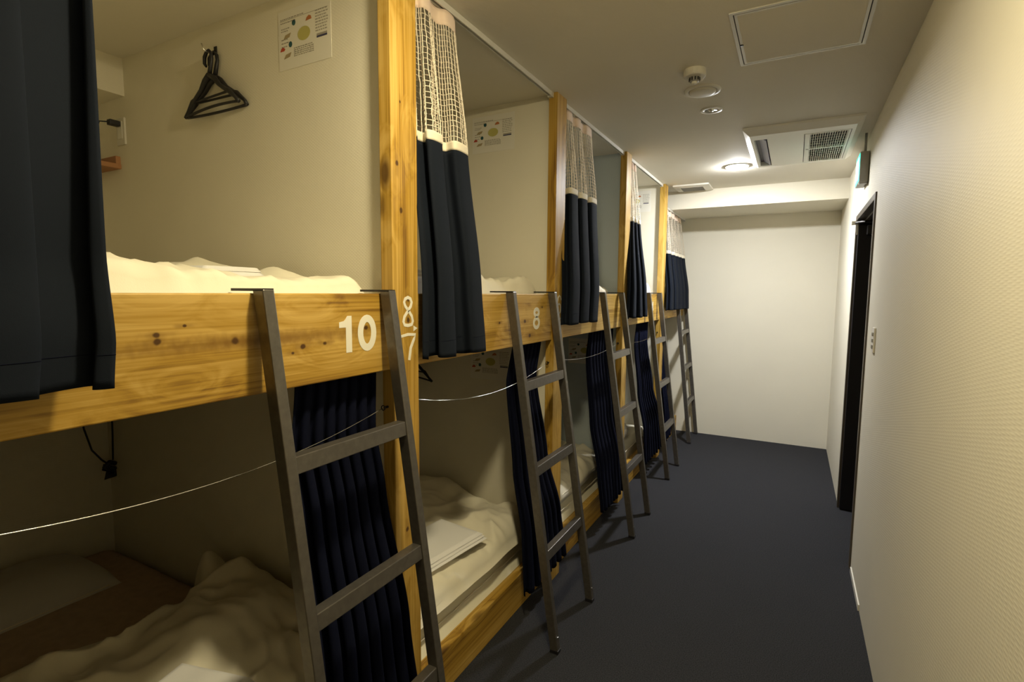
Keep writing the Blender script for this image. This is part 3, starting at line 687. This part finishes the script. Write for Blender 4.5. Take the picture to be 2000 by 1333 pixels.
# cable in the lower bunk ten
t = empty('lamp_cable', (-2.72, 1.12, .65), 'dangling black cable with a knot in the lower bunk numbered ten', 'cable')
MB().tube([(-2.76, 1.06, 1.38), (-2.75, 1.07, 1.1), (-2.74, 1.09, .88), (-2.73, 1.11, .78), (-2.72, 1.14, .73), (-2.71, 1.165, .70)], .004, 6).tube([(-2.71, 1.185, 1.38), (-2.71, 1.19, 1.1), (-2.71, 1.185, .85), (-2.71, 1.18, .72)], .004, 6).build('cord', 'black_plastic', t, smooth=True)
MB().tube([(-2.715+.018*math.sin(i*.9), 1.165+.024*math.cos(i*1.7), .70-.004*i+.02*math.sin(i*1.3)) for i in range(13)], .011, 7).build('inline_switch', 'black_plastic', t, smooth=True)

# ================================================================== ceiling equipment
# hatch
t = empty('ceiling_hatch', (-.03, 2.225, ZC), 'square access hatch with thin metal frame in the ceiling', 'hatch')
hx0, hx1, hy0, hy1 = -.248, .186, 1.99, 2.45
def rectring(x0, x1, y0, y1, w_, z0, z1):
    return MB().box(x0, x1, y0, y0+w_, z0, z1).box(x0, x1, y1-w_, y1, z0, z1).box(x0, x0+w_, y0+w_, y1-w_, z0, z1).box(x1-w_, x1, y0+w_, y1-w_, z0, z1)
rectring(hx0, hx1, hy0, hy1, .012, ZC-.004, ZC).build('outer_frame', 'alu', t)
MB().box(hx0+.012, hx1-.012, hy0+.012, hy1-.012, ZC-.0008, ZC-.0001).build('shadow_gap', 'dark_gap', t)
rectring(hx0+.0155, hx1-.0155, hy0+.0155, hy1-.0155, .009, ZC-.004, ZC-.001).build('inner_frame', 'alu', t)
MB().box(hx0+.0245, hx1-.0245, hy0+.0245, hy1-.0245, ZC-.0035, ZC-.001).build('hatch_panel', 'ceiling_paper', t)
MB().lathe([(.001, -.0065), (.007, -.006), (.007, -.003), (.001, -.003)], (hx0+.02, 2.25, ZC), 14).build('latch', 'steel_dark', t)
# sensor
t = empty('smoke_sensor', (-.425, 2.41, ZC), 'small cylindrical ceiling sensor with a dark neck', 'sensor')
MB().lathe([(.046, 0), (.046, -.026), (.042, -.030), (.001, -.030)], (-.425, 2.41, ZC), 28).build('sensor_base', 'cream_plastic', t, bevel=.001)
MB().lathe([(.020, -.030), (.020, -.046), (.014, -.048), (.001, -.048)], (-.425, 2.41, ZC), 20).build('sensor_neck', 'grey_plastic', t)
mb = MB()
for q in range(10):
    a = 2*PI*q/10; mb.box(-.425+.0205*math.cos(a)-.003, -.425+.0205*math.cos(a)+.003, 2.41+.0205*math.sin(a)-.003, 2.41+.0205*math.sin(a)+.003, ZC-.045, ZC-.033)
mb.build('sensor_vents', 'dark_gap', t)
MB().lathe([(.012, -.048), (.010, -.056), (.001, -.058)], (-.425, 2.41, ZC), 16).build('sensor_tip', 'cream_plastic', t)
# speaker
t = empty('ceiling_speaker', (-.43, 2.66, ZC), 'round flush white ceiling cover between sensor and small spotlight', 'speaker')
MB().lathe([(.081, 0), (.079, -.006), (.066, -.008), (.062, -.004), (.062, 0)], (-.43, 2.66, ZC), 40, False).build('outer_ring', 'cream_plastic', t, smooth=True)
MB().lathe([(.062, -.001), (.058, -.012), (.045, -.016), (.001, -.017)], (-.43, 2.66, ZC), 40).build('domed_cover', 'cream_plastic', t, smooth=True)
# small unlit spotlight
t = empty('emergency_spotlight', (-.43, 2.95, ZC), 'small unlit recessed spotlight with chrome reflector in the ceiling', 'light')
MB().lathe([(.055, 0), (.053, -.005), (.036, -.006), (.034, 0)], (-.43, 2.95, ZC), 32, False).build('trim_ring', 'white_plastic', t, smooth=True)
MB().lathe([(.034, -.004), (.03, -.0015), (.014, -.001), (.001, -.001)], (-.43, 2.95, ZC), 24).build('reflector', 'chrome', t, smooth=True)
MB().lathe([(.012, -.001), (.011, -.008), (.001, -.010)], (-.43, 2.95, ZC), 16).build('bulb', 'chrome', t, smooth=True)
# air conditioner
t = empty('air_conditioner', (-.015, 3.81, ZC), 'white ceiling cassette air conditioner with intake grille and one louvre slot', 'air conditioner')
ax0, ax1, ay0, ay1 = -.315, .282, 3.36, 4.27; zi = ZC-.042
ins = .035
sl = (-.262, -.192, 3.49, 4.19); gr = (.004, .226, 3.48, 4.19)
def ring_face(mb, x0, x1, y0, y1, z, holes):
    xs = sorted({x0, x1, *[h[0] for h in holes], *[h[1] for h in holes]}); ys = sorted({y0, y1, *[h[2] for h in holes], *[h[3] for h in holes]})
    for a, b in zip(xs, xs[1:]):
        for c_, d_ in zip(ys, ys[1:]):
            mx_, my_ = (a+b)/2, (c_+d_)/2
            if any(h[0] < mx_ < h[1] and h[2] < my_ < h[3] for h in holes): continue
            mb.add([(a, c_, z), (b, c_, z), (b, d_, z), (a, d_, z)], [(3, 2, 1, 0)])
    for h in holes:
        for p, q in (((h[0], h[2]), (h[1], h[2])), ((h[1], h[2]), (h[1], h[3])), ((h[1], h[3]), (h[0], h[3])), ((h[0], h[3]), (h[0], h[2]))):
            mb.add([(p[0], p[1], z), (q[0], q[1], z), (q[0], q[1], z+.038), (p[0], p[1], z+.038)], [(0, 1, 2, 3)])
mb = MB(); ring_face(mb, ax0+ins, ax1-ins, ay0+ins, ay1-ins, zi, [sl, gr])
A = [(ax0, ay0), (ax1, ay0), (ax1, ay1), (ax0, ay1)]; Bq = [(ax0+ins, ay0+ins), (ax1-ins, ay0+ins), (ax1-ins, ay1-ins), (ax0+ins, ay1-ins)]
for i in range(4):
    j = (i+1) % 4
    mb.add([(*A[i], ZC), (*A[j], ZC), (*A[j], ZC-.012), (*A[i], ZC-.012)], [(0, 1, 2, 3)])
    mb.add([(*A[i], ZC-.012), (*A[j], ZC-.012), (*Bq[j], zi), (*Bq[i], zi)], [(0, 1, 2, 3)])
mb.build('casing', 'white_plastic', t)
sm = MB().box(sl[0], sl[1], sl[2], sl[3], zi+.03, zi+.038).build('slot_well', 'slot_dark', t)
MB().hexa([(sl[0]+.024, sl[2]+.02, zi+.022), (sl[0]+.062, sl[2]+.02, zi-.004), (sl[0]+.062, sl[3]-.02, zi-.004), (sl[0]+.024, sl[3]-.02, zi+.022)],
          [(sl[0]+.026, sl[2]+.02, zi+.026), (sl[0]+.064, sl[2]+.02, zi), (sl[0]+.064, sl[3]-.02, zi), (sl[0]+.026, sl[3]-.02, zi+.026)]).build('air_flap', 'louvre_blue', t)
MB().box(gr[0], gr[1], gr[2], gr[3], zi+.03, zi+.038).build('intake_well', 'dark_gap', t)
ym = (gr[2]+gr[3])/2
rectring(gr[0], gr[1], gr[2], gr[3], .010, zi-.002, zi+.012).box(gr[0]+.01, gr[0]+.026, gr[2]+.01, gr[3]-.01, zi-.002, zi+.012).box(gr[0]+.01, gr[1]-.01, ym-.008, ym+.008, zi-.002, zi+.012).build('grille_frame', 'white_plastic', t)
MB().box(gr[0]-.004, gr[0]-.001, gr[2], gr[3], zi-.0008, zi+.0).build('grille_joint', 'dark_gap', t)
MB().box(gr[1]+.001, gr[1]+.004, gr[2], gr[3], zi-.0008, zi+.0).build('grille_joint', 'dark_gap', t)
for (p, q) in ((gr[2]+.01, ym-.008), (ym+.008, gr[3]-.01)):
    mb = MB(); n = 16
    for i in range(n):
        x = lerp(gr[0]+.03, gr[1]-.014, i/(n-1)); mb.box(x-.0014, x+.0014, p, q, zi, zi+.010)
    for i in range(1, 6):
        y = lerp(p, q, i/6); mb.box(gr[0]+.026, gr[1]-.01, y-.001, y+.001, zi+.008, zi+.014)
    tag(mb.build('intake_slats', 'cream_plastic', t), kind='stuff')
# ventilation outlet
t = empty('ceiling_vent', (-.85, 4.95, ZC), 'rectangular ceiling vent beside the last bunk post', 'vent')
vx0, vx1, vy0, vy1 = -1.0, -.70, 4.82, 5.10
A = [(vx0, vy0), (vx1, vy0), (vx1, vy1), (vx0, vy1)]; Bq = [(vx0+.055, vy0+.05), (vx1-.055, vy0+.05), (vx1-.055, vy1-.05), (vx0+.055, vy1-.05)]
mb = MB()
for i in range(4):
    j = (i+1) % 4; a0, a1, b0, b1 = A[i], A[j], Bq[i], Bq[j]
    mb.hexa([(*a0, ZC), (*a1, ZC), (*b1, ZC), (*b0, ZC)], [(*a0, ZC-.012), (*a1, ZC-.012), (*b1, ZC-.022), (*b0, ZC-.022)])
mb.build('vent_frame', 'cream_plastic', t)
MB().box(vx0+.055, vx1-.055, vy0+.05, vy1-.05, ZC-.006, ZC).build('vent_well', 'grey_plastic', t)
mb = MB()
for i in range(14):
    y = lerp(vy0+.056, vy1-.056, i/13); mb.box(vx0+.055, vx1-.055, y-.0022, y+.0022, ZC-.018, ZC-.006)
tag(mb.build('vent_slats', 'grey_plastic', t), kind='stuff')
# exit sign
t = empty('exit_sign', (.318, 3.86, 2.16), 'green lit exit sign box hung beside the door on a short rod', 'exit sign')
MB().box(.297, .342, 3.745, 3.965, 2.165, 2.34).build('sign_box', 'grey_plastic', t, bevel=.003)
MB().box(.2945, .297, 3.752, 3.958, 2.172, 2.333).build('lit_panel', 'sign_lit', t)
MB().box(.2938, .2945, 3.775, 3.85, 2.19, 2.315).box(.2938, .2945, 3.875, 3.94, 2.19, 2.315).build('white_print', 'sign_white', t)
MB().tube([(.322, 3.78, 2.34), (.322, 3.78, ZC)], .007, 10).build('rod', 'grey_plastic', t, smooth=True)
MB().box(.3, .342, 3.757, 3.803, 2.157, 2.165).build('end_clip', 'grey_plastic', t)
# switch
t = empty('light_switch', (XR, 3.0, 1.285), 'narrow white switch plate on the right wall before the door', 'switch')
MB().box(XR-.008, XR, 2.972, 3.038, 1.225, 1.345).build('switch_plate', 'white_plastic', t, bevel=.002)
for q in range(3): MB().box(XR-.0125, XR-.008, 2.99, 3.02, 1.245+q*.03, 1.262+q*.03).build('rocker', 'grey_plastic', t, bevel=.001)
